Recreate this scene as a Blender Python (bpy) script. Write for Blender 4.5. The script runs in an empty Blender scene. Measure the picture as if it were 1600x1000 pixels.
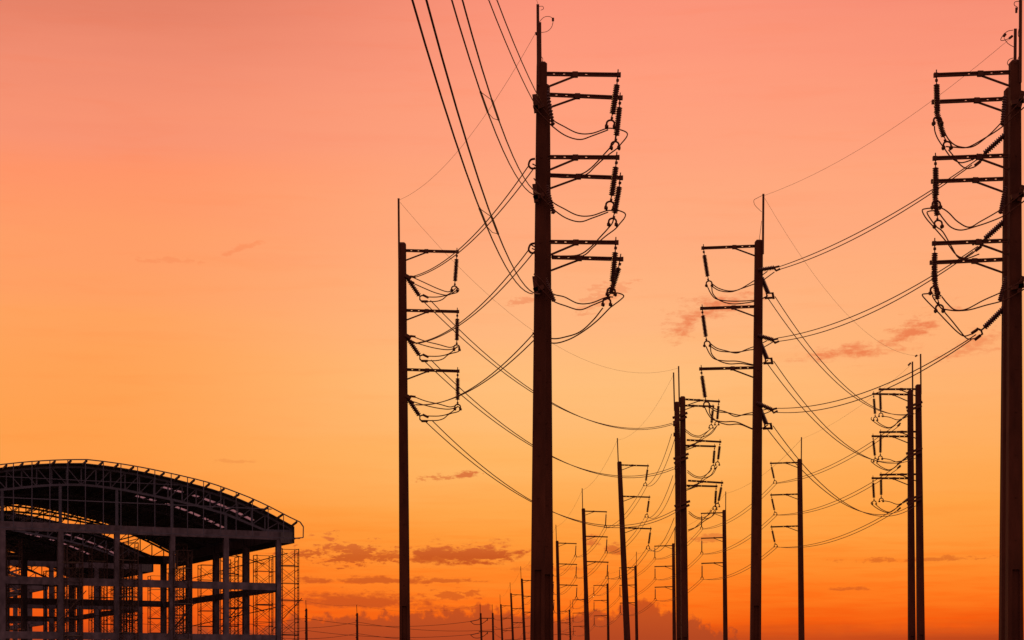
import bpy, bmesh, math, random
from mathutils import Vector, Matrix
random.seed(7)
R = math.radians
S = bpy.context.scene
COL = S.collection

# ------------------------------------------------------------------ camera
F = 3100.0            # focal length in units of 1/1600 of the picture width
EYE = 1.6
HOR = 1090.0
cam = bpy.data.objects.new("camera", bpy.data.cameras.new("camera"))
COL.objects.link(cam)
cam.location = (0, 0, EYE)
cam.rotation_euler = (R(90), 0, 0)
cam.data.sensor_width = 36.0
cam.data.lens = F / 1600 * 36
cam.data.shift_y = (HOR - 500) / 1600
cam.data.clip_start = 0.2
cam.data.clip_end = 20000
S.camera = cam
S.view_settings.view_transform = 'Standard'
S.view_settings.look = 'None'
S.view_settings.exposure = 0.0
S.view_settings.gamma = 1.0

# ------------------------------------------------------------------ sky
def lin(c):
    o = []
    for v in c:
        v = v / 255.0
        o.append(v / 12.92 if v <= 0.04045 else ((v + 0.055) / 1.055) ** 2.4)
    return (o[0], o[1], o[2], 1.0)

def az_of(x): return math.degrees(math.atan((x - 800) / F))
def el_of(x, y): return math.degrees(math.atan((HOR - y) / math.hypot(F, x - 800)))

W = bpy.data.worlds.new("World")
S.world = W
W.use_nodes = True
nt = W.node_tree
nt.nodes.clear()
def N(t, **k):
    n = nt.nodes.new(t)
    for a, b in k.items(): setattr(n, a, b)
    return n
def L(a, b): nt.links.new(a, b)
def M(op, a, b=None, c=None, clamp=False):
    n = N('ShaderNodeMath', operation=op); n.use_clamp = clamp
    for i, v in enumerate((a, b, c)):
        if v is None: continue
        if isinstance(v, (int, float)): n.inputs[i].default_value = v
        else: L(v, n.inputs[i])
    return n.outputs[0]
def ramp(val, stops, interp='LINEAR'):
    n = N('ShaderNodeValToRGB'); n.color_ramp.interpolation = interp
    e = n.color_ramp.elements
    while len(e) > 1: e.remove(e[-1])
    stops = sorted(stops, key=lambda s: s[0])
    e[0].position = stops[0][0]; e[0].color = stops[0][1]
    for p, c in stops[1:]:
        k = e.new(p); k.color = c
    L(val, n.inputs[0]); return n.outputs[0]
def mix(f, a, b, mode='MIX'):
    n = N('ShaderNodeMix', data_type='RGBA', blend_type=mode)
    for sock, v in ((n.inputs[0], f), (n.inputs[6], a), (n.inputs[7], b)):
        if isinstance(v, (int, float)): sock.default_value = v
        elif isinstance(v, tuple): sock.default_value = v
        else: L(v, sock)
    return n.outputs[2]
def smooth(v, lo, hi):
    n = N('ShaderNodeMapRange', interpolation_type='SMOOTHSTEP')
    L(v, n.inputs[0]); n.inputs[1].default_value = lo; n.inputs[2].default_value = hi
    n.inputs[3].default_value = 0; n.inputs[4].default_value = 1
    return n.outputs[0]
def noise(vec, scale, detail=4, rough=0.55, dist=0.0):
    n = N('ShaderNodeTexNoise'); L(vec, n.inputs['Vector'])
    n.inputs['Scale'].default_value = scale; n.inputs['Detail'].default_value = detail
    n.inputs['Roughness'].default_value = rough; n.inputs['Distortion'].default_value = dist
    return n.outputs['Fac']
def comb(a, b, c=0.0):
    n = N('ShaderNodeCombineXYZ')
    for i, v in enumerate((a, b, c)):
        if isinstance(v, (int, float)): n.inputs[i].default_value = v
        else: L(v, n.inputs[i])
    return n.outputs[0]

tc = N('ShaderNodeTexCoord')
sep = N('ShaderNodeSeparateXYZ'); L(tc.outputs['Generated'], sep.inputs[0])
dx, dy, dz = sep.outputs
az = M('MULTIPLY', M('ARCTAN2', dx, dy), 57.29578)          # degrees east of the sunset
el = M('MULTIPLY', M('ARCSINE', M('MINIMUM', M('MAXIMUM', dz, -1.0), 1.0)), 57.29578)
elw = M('ADD', el, M('MULTIPLY', M('SUBTRACT', noise(comb(M('MULTIPLY', az, .05), M('MULTIPLY', el, .6)), 1.0, 5, .6), .5), 2.4))
e01 = M('DIVIDE', elw, 30.0, clamp=True)
def Y2(y): return el_of(800, y) / 30.0
sky_mid = ramp(e01, [(0.0, lin((150, 60, 35))), (Y2(1000), lin((214, 78, 20))), (Y2(975), lin((244, 96, 16))), (Y2(940), lin((255, 120, 28))),
    (Y2(900), lin((255, 138, 42))), (Y2(850), lin((255, 155, 58))), (Y2(800), lin((255, 167, 75))), (Y2(720), lin((255, 182, 100))),
    (Y2(610), lin((255, 190, 122))), (Y2(500), lin((255, 183, 127))), (Y2(400), lin((255, 175, 126))), (Y2(250), lin((255, 165, 126))),
    (Y2(120), lin((255, 157, 125))), (Y2(0), lin((251, 147, 121))), (.85, lin((205, 120, 115))), (1.0, lin((150, 100, 110)))])
sky_left = ramp(e01, [(0.0, lin((150, 55, 30))), (Y2(1000), lin((205, 72, 22))), (Y2(975), lin((235, 84, 18))), (Y2(940), lin((252, 104, 24))),
    (Y2(900), lin((255, 120, 32))), (Y2(850), lin((255, 136, 44))), (Y2(800), lin((255, 148, 57))), (Y2(720), lin((255, 160, 76))),
    (Y2(610), lin((255, 162, 84))), (Y2(500), lin((255, 163, 95))), (Y2(400), lin((255, 158, 103))), (Y2(290), lin((255, 149, 105))),
    (Y2(215), lin((249, 148, 114))), (Y2(120), lin((241, 141, 112))), (Y2(0), lin((226, 126, 100))), (.85, lin((160, 90, 90))), (1.0, lin((120, 80, 95)))])
sky_right = ramp(e01, [(0.0, lin((150, 55, 30))), (Y2(1000), lin((196, 68, 18))), (Y2(970), lin((247, 98, 18))), (Y2(940), lin((255, 122, 30))),
    (Y2(900), lin((255, 138, 42))), (Y2(850), lin((255, 153, 58))), (Y2(800), lin((255, 163, 70))), (Y2(720), lin((255, 172, 90))),
    (Y2(610), lin((255, 178, 110))), (Y2(500), lin((255, 177, 120))), (Y2(400), lin((255, 173, 124))), (Y2(250), lin((255, 163, 124))),
    (Y2(120), lin((252, 150, 120))), (Y2(0), lin((246, 141, 117))), (.85, lin((190, 110, 105))), (1.0, lin((140, 95, 105)))])
tilt = M('ADD', az, M('MULTIPLY', el, -.12))
sky = mix(smooth(tilt, az_of(760), az_of(60)), sky_mid, sky_left)
sky = mix(smooth(az, az_of(1000), az_of(1560)), sky, sky_right)
# long faint bands of high cloud
band = noise(comb(M('MULTIPLY', az, .22), M('MULTIPLY', el, 2.4), 3.0), 1.0, 6, .62, .3)
sky = mix(M('MULTIPLY', smooth(band, .48, .74), .22), sky, (1.0, .80, .66, 1), 'MULTIPLY')
fine = noise(comb(M('MULTIPLY', az, .5), M('MULTIPLY', el, 7.0), 9.0), 1.0, 4, .6, .2)
low = smooth(el, el_of(800, 760), el_of(800, 900))
sky = mix(M('MULTIPLY', M('MULTIPLY', smooth(fine, .45, .65), low), .42), sky, (1.0, .74, .5, 1), 'MULTIPLY')

# cloud fields placed by azimuth / elevation (degrees)
cvec = comb(M('MULTIPLY', az, .85), M('MULTIPLY', el, 2.5), 5.0)
cn = noise(cvec, 2.3, 8, .62, .25)
cn2 = noise(comb(az, M('MULTIPLY', el, 1.5), 17.0), 7.5, 5, .6, .1)
cnoise = M('ADD', M('MULTIPLY', M('SUBTRACT', cn, .5), 3.0), M('MULTIPLY', M('SUBTRACT', cn2, .5), 1.0))
PX = math.degrees(1 / F)
def cloud(x, y, rx, ry, rot, s, amp=1.0, soft=.6):
    a = M('SUBTRACT', az, az_of(x)); e = M('SUBTRACT', el, el_of(x, y))
    c, sn = math.cos(R(rot)), math.sin(R(rot))
    p = M('MULTIPLY', M('ADD', M('MULTIPLY', a, c), M('MULTIPLY', e, sn)), 1 / (rx * PX))
    q = M('MULTIPLY', M('SUBTRACT', M('MULTIPLY', e, c), M('MULTIPLY', a, sn)), 1 / (ry * PX))
    q = M('MAXIMUM', q, M('MULTIPLY', q, -2.0))
    r = M('SQRT', M('ADD', M('MULTIPLY', p, p), M('MULTIPLY', q, q)))
    v = M('ADD', M('SUBTRACT', 1.0, r), M('MULTIPLY', cnoise, amp * 1.25))
    return M('MULTIPLY', smooth(v, 0.0, soft), s)
CL = [(728, 870, 118, 24, -1, 1.0, .85), (690, 872, 80, 18, 0, .9, .8), (540, 872, 85, 26, 0, .9, 1.3), (612, 869, 70, 10, 0, .8, 1.1),
      (575, 908, 140, 9, 0, .8, .7), (690, 908, 60, 7, 0, .7, .8), (560, 942, 150, 20, 0, .85, .5), (700, 931, 50, 13, 0, .65, 1.3), (700, 951, 90, 6, 0, .5),
      (730, 743, 28, 8, 8, .85), (682, 749, 30, 7, 6, .65, 1.1),
      (1118, 484, 92, 28, 12, .8, .8, 1.2), (1075, 508, 40, 34, 50, .8, .8, 1.2), (1335, 552, 100, 20, 3, .8, .8, 1.2), (1418, 524, 80, 26, 24, .8, .9, 1.2), (1520, 545, 60, 26, 10, .5, 1.2, 1.4),
      (925, 849, 16, 12, 0, .8), (958, 859, 18, 12, 0, .8), (1108, 842, 30, 10, 0, .6, 1.2), (1325, 921, 28, 4.5, 0, .6), (1440, 875, 110, 6, 1, .55, 1.1),
      (372, 391, 36, 7, 18, .42), (268, 409, 46, 7, 0, .30, 1.3), (945, 468, 44, 20, 25, .32, 1.3), (820, 472, 28, 12, 20, .45, 1.1), (370, 722, 34, 5, 0, .22), (880, 890, 70, 6, 0, .35, 1.3)]
tot = None
for c in CL:
    m = cloud(*c)
    tot = m if tot is None else M('MAXIMUM', tot, m)
# the bank resting on the horizon, with a lumpy top edge
lump = noise(comb(az, 0.0, 2.0), .9, 6, .6)
lump2 = noise(comb(az, M('MULTIPLY', el, 1.0), 8.0), 3.2, 5, .6)
topn = ramp(M('DIVIDE', M('ADD', az, 20.0), 40.0, clamp=True),
    [((az_of(x) + 20) / 40, (v, v, v, 1)) for x, v in
     ((0, .50), (420, .60), (560, .68), (640, .72), (760, .715), (860, .69), (960, .70), (1015, .77), (1060, .68), (1110, .60), (1170, .42), (1240, .16), (1330, .06), (1600, .10))])
topdeg = M('ADD', M('MULTIPLY', topn, 3.6), M('ADD', M('MULTIPLY', M('SUBTRACT', lump, .5), 1.2), M('MULTIPLY', M('SUBTRACT', lump2, .5), 1.1)))
bank = smooth(M('SUBTRACT', topdeg, el), -0.03, .20)
right_soft = smooth(M('ADD', el, M('MULTIPLY', lump2, .3)), el_of(1400, 957), el_of(1400, 992))
bank = M('MAXIMUM', M('MULTIPLY', bank, .97), M('MULTIPLY', right_soft, .45))
tot = M('MAXIMUM', tot, bank)
def E(y): return el_of(800, y) / 20.0
ccol = ramp(M('DIVIDE', el, 20.0, clamp=True), [(E(1005), lin((176, 70, 34))), (E(965), lin((192, 79, 33))), (E(940), lin((203, 82, 30))), (E(870), lin((203, 90, 34))),
    (E(840), lin((222, 112, 52))), (E(740), lin((214, 104, 54))), (E(560), lin((234, 114, 66))), (E(470), lin((232, 116, 70))), (E(380), lin((252, 136, 84)))])
sky = mix(tot, sky, ccol)
# outside the glow: low-sun Nishita sky plus added fill colour lifting fronts and skylights
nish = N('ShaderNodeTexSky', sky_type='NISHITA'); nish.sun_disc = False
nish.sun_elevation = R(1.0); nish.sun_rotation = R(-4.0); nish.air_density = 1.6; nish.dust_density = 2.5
dusk_fill = mix(1.0, mix(1.0, nish.outputs[0], (.10, .075, .07, 1), 'MULTIPLY'), mix(smooth(el, 15.0, 60.0), (.33, .165, .165, 1), (.62, .40, .43, 1)), 'ADD')
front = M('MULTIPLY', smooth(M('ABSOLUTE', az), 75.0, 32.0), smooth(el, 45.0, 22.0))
out = mix(front, dusk_fill, sky)
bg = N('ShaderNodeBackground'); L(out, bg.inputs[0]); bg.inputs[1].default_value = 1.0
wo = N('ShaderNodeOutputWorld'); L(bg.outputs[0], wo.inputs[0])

# the sun, just above the horizon behind the low clouds ahead
sl = bpy.data.lights.new("sun", 'SUN'); sl.energy = 0.6; sl.angle = R(6); sl.color = (1.0, .45, .18)
sun = bpy.data.objects.new("sun", sl); COL.objects.link(sun)
d = Vector((math.sin(R(-4)) * math.cos(R(1)), math.cos(R(-4)) * math.cos(R(1)), math.sin(R(1))))
sun.rotation_euler = d.to_track_quat('Z', 'Y').to_euler()
sun.location = (0, 0, 60)

# ------------------------------------------------------------------ materials
def mat(name, col, rough=.8, metal=0.0, var=.25, scale=6.0, spec=.3, bump=0.0, stretch=(1, 1, 1)):
    m = bpy.data.materials.new(name); m.use_nodes = True
    t = m.node_tree; b = t.nodes['Principled BSDF']
    b.inputs['Roughness'].default_value = rough; b.inputs['Metallic'].default_value = metal
    b.inputs['Specular IOR Level'].default_value = spec
    tcn = t.nodes.new('ShaderNodeTexCoord'); mp = t.nodes.new('ShaderNodeMapping'); mp.inputs['Scale'].default_value = stretch
    nz = t.nodes.new('ShaderNodeTexNoise'); nz.inputs['Scale'].default_value = scale; nz.inputs['Detail'].default_value = 6
    cr = t.nodes.new('ShaderNodeValToRGB')
    cr.color_ramp.elements[0].position = .3; cr.color_ramp.elements[1].position = .72
    cr.color_ramp.elements[0].color = (*[c * (1 - var) for c in col], 1); cr.color_ramp.elements[1].color = (*[min(1, c * (1 + var)) for c in col], 1)
    t.links.new(tcn.outputs['Object'], mp.inputs[0]); t.links.new(mp.outputs[0], nz.inputs[0])
    t.links.new(nz.outputs['Fac'], cr.inputs[0]); t.links.new(cr.outputs[0], b.inputs['Base Color'])
    if bump:
        bp = t.nodes.new('ShaderNodeBump'); bp.inputs['Strength'].default_value = bump; bp.inputs['Distance'].default_value = .02
        t.links.new(nz.outputs['Fac'], bp.inputs['Height']); t.links.new(bp.outputs[0], b.inputs['Normal'])
    return m
MT = dict(
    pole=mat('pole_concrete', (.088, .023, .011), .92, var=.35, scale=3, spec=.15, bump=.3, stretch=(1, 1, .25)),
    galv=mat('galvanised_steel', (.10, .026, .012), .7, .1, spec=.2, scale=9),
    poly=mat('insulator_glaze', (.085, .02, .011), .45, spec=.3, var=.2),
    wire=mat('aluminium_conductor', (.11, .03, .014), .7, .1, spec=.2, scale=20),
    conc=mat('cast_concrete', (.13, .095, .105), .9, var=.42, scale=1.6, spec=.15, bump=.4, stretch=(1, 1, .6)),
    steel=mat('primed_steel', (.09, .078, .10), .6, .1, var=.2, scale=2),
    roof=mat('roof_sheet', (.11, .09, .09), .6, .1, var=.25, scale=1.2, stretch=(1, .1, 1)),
    rust=mat('rusted_tube', (.07, .035, .028), .8, .2, var=.4, scale=3),
    plank=mat('scaffold_board', (.16, .11, .07), .9, var=.4, scale=5, stretch=(.2, 1, 1)),
    soil=mat('bare_soil_and_grass', (.06, .055, .03), .97, var=.5, scale=.15, bump=.6),
    tar=mat('asphalt', (.05, .048, .047), .9, var=.3, scale=1.5, bump=.3),
    paint=mat('road_paint', (.6, .6, .56), .8, var=.15, scale=4),
)
def skylight_mat():
    m = bpy.data.materials.new('translucent_sheet'); m.use_nodes = True; t = m.node_tree
    for n in list(t.nodes):
        if n.type != 'OUTPUT_MATERIAL': t.nodes.remove(n)
    o = [n for n in t.nodes if n.type == 'OUTPUT_MATERIAL'][0]
    a = t.nodes.new('ShaderNodeBsdfTranslucent'); a.inputs[0].default_value = (.66, .55, .58, 1)
    b = t.nodes.new('ShaderNodeBsdfTransparent'); b.inputs[0].default_value = (.6, .5, .55, 1)
    x = t.nodes.new('ShaderNodeMixShader'); x.inputs[0].default_value = .3
    t.links.new(a.outputs[0], x.inputs[1]); t.links.new(b.outputs[0], x.inputs[2]); t.links.new(x.outputs[0], o.inputs[0])
    return m
MT['sky'] = skylight_mat()

# ------------------------------------------------------------------ mesh helpers
class MB:
    def __init__(self): self.v = []; self.f = []
    def add(self, vs, fs):
        o = len(self.v); self.v += [Vector(x) for x in vs]; self.f += [tuple(i + o for i in f) for f in fs]
    def prism(self, pts0, pts1):
        n = len(pts0)
        self.add(list(pts0) + list(pts1), [tuple(reversed(range(n))), tuple(range(n, 2 * n))] + [(i, (i + 1) % n, n + (i + 1) % n, n + i) for i in range(n)])
    def bar(self, a, b, w, h=None, up=Vector((0, 0, 1))):
        a, b = Vector(a), Vector(b); h = h or w
        d = (b - a).normalized()
        if abs(d.dot(up)) > .98: up = Vector((0, 1, 0))
        s = d.cross(up).normalized(); t = s.cross(d).normalized()
        q = [(-1, -1), (1, -1), (1, 1), (-1, 1)]
        self.prism([a + s * (w / 2 * i) + t * (h / 2 * j) for i, j in q], [b + s * (w / 2 * i) + t * (h / 2 * j) for i, j in q])
    def tube(self, pts, r, n=6, radii=None):
        pts = [Vector(p) for p in pts]
        rings = []; ref = Vector((0, 0, 1))
        d0 = (pts[1] - pts[0]).normalized()
        if abs(d0.dot(ref)) > .9: ref = Vector((0, 1, 0))
        for i, p in enumerate(pts):
            d = (pts[min(i + 1, len(pts) - 1)] - pts[max(i - 1, 0)]).normalized()
            s = d.cross(ref)
            if s.length < 1e-4: s = d.cross(Vector((1, 0, 0)))
            s.normalize(); t = s.cross(d).normalized(); ref = t
            rr = radii[i] if radii else r
            rings.append([p + s * (rr * math.cos(k * 2 * math.pi / n)) + t * (rr * math.sin(k * 2 * math.pi / n)) for k in range(n)])
        vs = [v for q in rings for v in q]; fs = []
        for i in range(len(pts) - 1):
            for k in range(n):
                fs.append((i * n + k, i * n + (k + 1) % n, (i + 1) * n + (k + 1) % n, (i + 1) * n + k))
        fs.append(tuple(reversed(range(n)))); fs.append(tuple(range((len(pts) - 1) * n, len(pts) * n)))
        self.add(vs, fs)
    def box(self, c, sx, sy, sz):
        c = Vector(c)
        self.bar(c - Vector((sx / 2, 0, 0)), c + Vector((sx / 2, 0, 0)), sy, sz)
    def build(self, name, m, parent=None, smooth_=False):
        me = bpy.data.meshes.new(name)
        off = parent['_base'] if parent is not None and '_base' in parent else (0, 0, 0)
        off = Vector(off)
        me.from_pydata([tuple(v - off) for v in self.v], [], self.f)
        me.materials.append(MT[m] if isinstance(m, str) else m)
        if smooth_:
            for p in me.polygons: p.use_smooth = True
        bm = bmesh.new(); bm.from_mesh(me); bmesh.ops.recalc_face_normals(bm, faces=bm.faces); bm.to_mesh(me); bm.free()
        o = bpy.data.objects.new(name, me); COL.objects.link(o)
        if parent is not None:
            o.parent = parent; o['_base'] = tuple(off)
        return o
def thing(name, label, cat, base, group=None):
    o = bpy.data.objects.new(name, None); COL.objects.link(o)
    o.location = base; o['_base'] = tuple(base); o['label'] = label; o['category'] = cat
    o.empty_display_size = .5
    if group: o['group'] = group
    return o
def P(x, y, Z): return Vector(((x - 800) * Z / F, Z, EYE + (HOR - y) * Z / F))
def crom(pts, k=6):
    pts = [Vector(p) for p in pts]; q = [pts[0] * 2 - pts[1]] + pts + [pts[-1] * 2 - pts[-2]]; out = []
    for i in range(1, len(q) - 2):
        a, b, c, d = q[i - 1:i + 3]
        for j in range(k):
            t = j / k
            out.append(.5 * ((2 * b) + (c - a) * t + (2 * a - 5 * b + 4 * c - d) * t * t + (3 * b - a - 3 * c + d) * t ** 3))
    out.append(pts[-1]); return out

# ------------------------------------------------------------------ ground
g = MB(); g.add([(-6000, -3000, 0), (6000, -3000, 0), (6000, 9000, 0), (-6000, 9000, 0)], [(0, 1, 2, 3)])
o = g.build('ground', 'soil'); o['kind'] = 'structure'
rd = Vector(((655 - 800) / F, 1, 0)).normalized(); rs = Vector((rd.y, -rd.x, 0))
def strip(name, m, off, w, y0, y1, z):
    q = MB(); a = Vector((23.2, 120, z)) + rs * off
    q.add([a + rd * y0 - rs * w / 2, a + rd * y0 + rs * w / 2, a + rd * y1 + rs * w / 2, a + rd * y1 - rs * w / 2], [(0, 1, 2, 3)])
    return q.build(name, m)
o = strip('road', 'tar', 0, 9, -160, 1500, .004); o['kind'] = 'structure'
q = MB()
for k in range(90):
    a = Vector((23.2, 120, .008)) + rd * (-150 + k * 12)
    q.add([a - rs * .07, a + rs * .07, a + rs * .07 + rd * 4, a - rs * .07 + rd * 4], [(0, 1, 2, 3)])
o = q.build('road_marking', 'paint'); o['kind'] = 'structure'

# ------------------------------------------------------------------ utility poles
HP = 19.4                       # pole top above the eye
def zof(y): return F * HP / (HOR - y)
def section(c, w, notch):
    """chamfered square pole section, optionally with the recessed faces of the lower length"""
    h = w / 2; ch = w * .10
    pts = [(-h + ch, -h), (h - ch, -h), (h, -h + ch), (h, h - ch), (h - ch, h), (-h + ch, h), (-h, h - ch), (-h, -h + ch)]
    if notch:
        n = w * .24; dp = w * .16
        pts = [(-h + ch, -h), (-n, -h), (-n, -h + dp), (n, -h + dp), (n, -h), (h - ch, -h), (h, -h + ch), (h, h - ch), (h - ch, h),
               (n, h), (n, h - dp), (-n, h - dp), (-n, h), (-h + ch, h), (-h, h - ch), (-h, -h + ch)]
    return [Vector((c.x + a, c.y + b, c.z)) for a, b in pts]
def ribs(mb, a, b, r, n):
    """ribbed insulator between a and b"""
    a, b = Vector(a), Vector(b); pts = []; rad = []
    for i in range(n):
        t0 = i / n
        for dt, rr in ((0, .6), (.24, .6), (.38, 1.0), (.62, .96), (.78, .6)):
            pts.append(a.lerp(b, t0 + dt / n)); rad.append(r * rr)
    pts.append(b); rad.append(r * .36)
    mb.tube(pts, r, 10, rad)
def hang_insulator(parent, a, b, near, r=.10, swing=Vector((1, 0, 0))):
    """suspension string from a (arm tip) to b (wire level), yoke and two clamps"""
    a, b = Vector(a), Vector(b); d = (b - a); ln = d.length; d.normalize()
    mb = MB()
    if near:
        p0 = a + d * .16 * ln; p1 = a + d * .74 * ln
        ribs(mb, p0, p1, r, 16)
    else:
        mb.tube([a + d * .14 * ln, a + d * .84 * ln], r * .55, 6)
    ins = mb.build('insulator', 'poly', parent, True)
    lk = MB(); lk.tube([a + Vector((0, 0, .22 if near else .07)), a + d * .17 * ln], .018, 6)
    if near: lk.tube([a + d * .05 * ln, a + d * .10 * ln], .045, 6)
    lk.build('link', 'galv', ins)
    lk = MB(); lk.tube([a + d * .73 * ln, b + Vector((0, 0, .2))], .018, 6)
    if near: lk.tube([a + d * .80 * ln, a + d * .84 * ln], .04, 6)
    lk.build('link', 'galv', ins)
    yk = MB(); c = b + Vector((0, 0, .20)); w = .12
    arc = [c + swing * (w * math.cos(t)) + Vector((0, 0, 1)) * (.10 * math.sin(t) - .08) for t in [math.pi * k / 8 for k in range(9)]]
    yk.tube(arc, .03 if near else .04, 6)
    for s in (-1, 1):
        e = c + swing * (w * s) + Vector((0, 0, -.08)); yk.tube([e, e + Vector((0, 0, -.09))], .03, 6)
        yk.tube([e + Vector((-.02, -.15, -.10)), e + Vector((.02, .15, -.10))], .045, 6)
        if near: yk.box(e + Vector((0, 0, -.10)), .11, .10, .07)
    yk.build('yoke', 'galv', ins)
def strain(parent, a, b, r=.075, near=True, plate=True):
    """horizontal dead-end string from a (pole) to b (yoke)"""
    a, b = Vector(a), Vector(b); d = (b - a); ln = d.length; d.normalize(); mb = MB()
    ribs(mb, a, a + d * (ln * (.84 if plate else 1)), r, 12)
    s = mb.build('strain_insulator', 'poly', parent, True)
    if plate:
        k = MB(); k.tube([a, a + d * .1], .04, 6); k.tube([a + d * ln * .82, b], .022, 6)
        side = d.cross(Vector((0, 0, 1)));
        if side.length < .1: side = Vector((1, 0, 0))
        side.normalize(); w = .11
        k.tube([b, b + side * w, b + side * w + d * .22], .026, 6); k.tube([b, b - side * w, b - side * w + d * .22], .026, 6)
        for q in (-1, 1): k.tube([b + side * w * q + d * .18, b + side * w * q + d * .48], .045, 6)
        k.build('yoke', 'galv', s)
    return s
def add_arm(parent, root, tip, near, w=.115):
    root, tip = Vector(root), Vector(tip); d = (tip - root); ln = d.length; d.normalize(); up = Vector((0, 0, 1)); a = MB()
    if near:
        for s in (-1, 1): a.bar(root + up * s * w * .34, tip + up * s * w * .34, w * .8, w * .32)
        holes = [.10, .235, .36, .535]
        x = 0.0
        for h in holes + [None]:
            e = (h * ln - .03) if h else ln
            a.bar(root + d * x, root + d * e, w * .3, w * .37); x = e + .06
        a.box(root + d * ln * .385 - up * .01, .17, w * 1.25, w * 1.4)
        a.box(tip - d * .06, .12, w * 1.1, w * 1.1)
    else:
        a.bar(root, tip, w); a.box(root + d * ln * .385, .14, w * 1.1, w * 1.4)
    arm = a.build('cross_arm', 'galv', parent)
    b = MB(); b.bar(root + d * (ln * .385) - up * w * .5, root - up * .42 + d * -.02, .055, .055)
    b.build('brace', 'galv', arm)
    return arm
def px_axis(top, bot):
    """centre line of a pole as a function of height, from its top pixel and its x at picture height 1000"""
    def f(y): return top[0] + (bot - top[0]) * (y - top[1]) / (1000 - top[1])
    return f
def pole(label, group, top, bot, side, arms=None, hang=None, mast=None, near=False, wt=.31, wb=.48, Z=None, levels=(19.16, 16.58, 13.98),
         arm_len=2.42, droop=.07, inset=0.0, hang_len=1.58, name='utility_pole', hide_hang=False):
    Z = Z or zof(top[1]); ax = px_axis(top, bot); sc = F / Z
    yb = HOR + EYE * sc
    base = P(ax(yb), yb, Z); base.z = 0
    t = thing(name, label, 'utility pole', base, group)
    b = MB(); zt = EYE + HP; zr = EYE + 3.9
    def C(z):
        y = HOR - (z - EYE) * sc; p = P(ax(y), y, Z); p.z = z; return p
    def wid(z): return wb + (wt - wb) * (z / zt)
    s0 = section(C(0), wid(0), True); s1 = section(C(zr), wid(zr), True); b.prism(s0, s1)
    b.prism(section(C(zr), wid(zr), False), section(C(zt - .02), wid(zt), False))
    c = C(zt - .02); b.prism(section(c, wid(zt), False), [Vector((c.x + (v.x - c.x) * .6, c.y + (v.y - c.y) * .6, zt + .05)) for v in section(c, wid(zt), False)])
    if near:
        for z in [zr + .9 + k * 1.3 for k in range(11)]:
            p = C(z) - Vector((0, wid(z) / 2, 0)); b.tube([p, p - Vector((0, .02, 0))], .03, 6)
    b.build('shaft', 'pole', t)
    out = {'t': t, 'Z': Z, 'att': [], 'tip': [], 'C': C, 'wid': wid, 'base': base}
    if arms is None:
        arms = []
        for lv in levels:
            r = C(EYE + lv); arms.append((r + Vector((side * wid(lv) / 2, 0, 0)), r + Vector((side * arm_len, .04, -droop))))
    else:
        arms = [(P(rx, ry, Z), P(tx, ty, Z)) for rx, ry, tx, ty in arms]
    for k, (r, e) in enumerate(arms):
        add_arm(t, r, e, near)
        e2 = e - Vector((side * .08, 0, .05))
        if hang: h = P(hang[k][0], hang[k][1], Z)
        else: h = e2 + Vector((-side * inset, 0, -hang_len))
        if not hide_hang: hang_insulator(t, e2, h, near)
        out['att'].append(h); out['tip'].append(e)
    if mast:
        mx0, my0, mx1, my1 = mast
        m = MB(); m.bar(P(mx1, my1, Z - wt * .55), P(mx0, my0, Z - wt * .55), .085 if near or True else .06, .06)
        m.bar(P(mx1, my1, Z - wt * .55) + Vector((.03, .04, 0)), P(mx0, my0 + 2, Z - wt * .55) + Vector((.03, .04, 0)), .02, .07)
        m.build('mast', 'galv', t); out['mast'] = P(mx0, my0 + 3, Z - wt * .55)
    return out
def jumper(p, paths, r=.022, sub=False):
    for pts in paths:
        m = MB(); m.tube(crom([P(a, b, c) for a, b, c in pts], 6), r, 6); m.build('jumper_wire', 'wire', p['t'], True)
def bracket(p, items, w=.09):
    for a, b in items:
        m = MB(); m.bar(P(*a), P(*b), w, w); m.build('bracket', 'galv', p['t'])

GT = 'tall steel-armed power poles of the nearest crossing'
GL = 'power poles of the receding row with arms pointing right'
GR = 'power poles of the receding row with arms pointing left'
# near twin, centre
ZN = zof(100)
NP1 = pole('tallest concrete power pole left of centre, front one of the close twin', GT, (846.6, 100), 839.6, 1, near=True,
    arms=[(854, 115.5, 970, 117), (856, 245.5, 968, 246), (858, 378, 966.5, 379)], hang=[(954, 199), (953, 326), (955, 461)],
    mast=(840.3, 7, 841, 134), wt=.32, wb=.46)
NP2 = pole('slightly lower concrete power pole standing right behind the tallest one', GT, (851.8, 135), 854.6, 1, near=True,
    arms=[(858, 148, 973, 153), (860, 274, 973.5, 278), (862, 402, 974, 405)], hang=[(961, 232), (957, 352), (948, 477)],
    mast=(843.6, 35, 844.5, 128), wt=.30, wb=.44)
Z1, Z2 = NP1['Z'], NP2['Z']
J = []
for dy, yk in ((0, 200), (128.5, 328), (272, 468)):
    up = 6 if dy > 200 else 0
    J.append([(834, 150 + dy * 1.0 + up, Z1 - .35), (846, 166 + dy, Z1 - .35), (862, 186 + dy, Z1 - .1), (882, 198 + dy - up, Z1), (903, 208 + dy - up, Z1), (924, 208.5 + dy - 1.2 * up, Z1), (947, 201 + dy - 1.4 * up, Z1), (958, 200.5 + dy - 1.4 * up, Z1)])
    J.append([(833, 165 + dy, Z1 - .35), (848, 182 + dy, Z1 - .35), (864, 198 + dy, Z1 - .1), (884, 212 + dy - up, Z1), (906, 218 + dy - up, Z1), (926, 212 + dy - 1.2 * up, Z1), (950, 203 + dy - 1.4 * up, Z1 + .2)])
jumper(NP1, J, .021)
J = []
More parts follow.
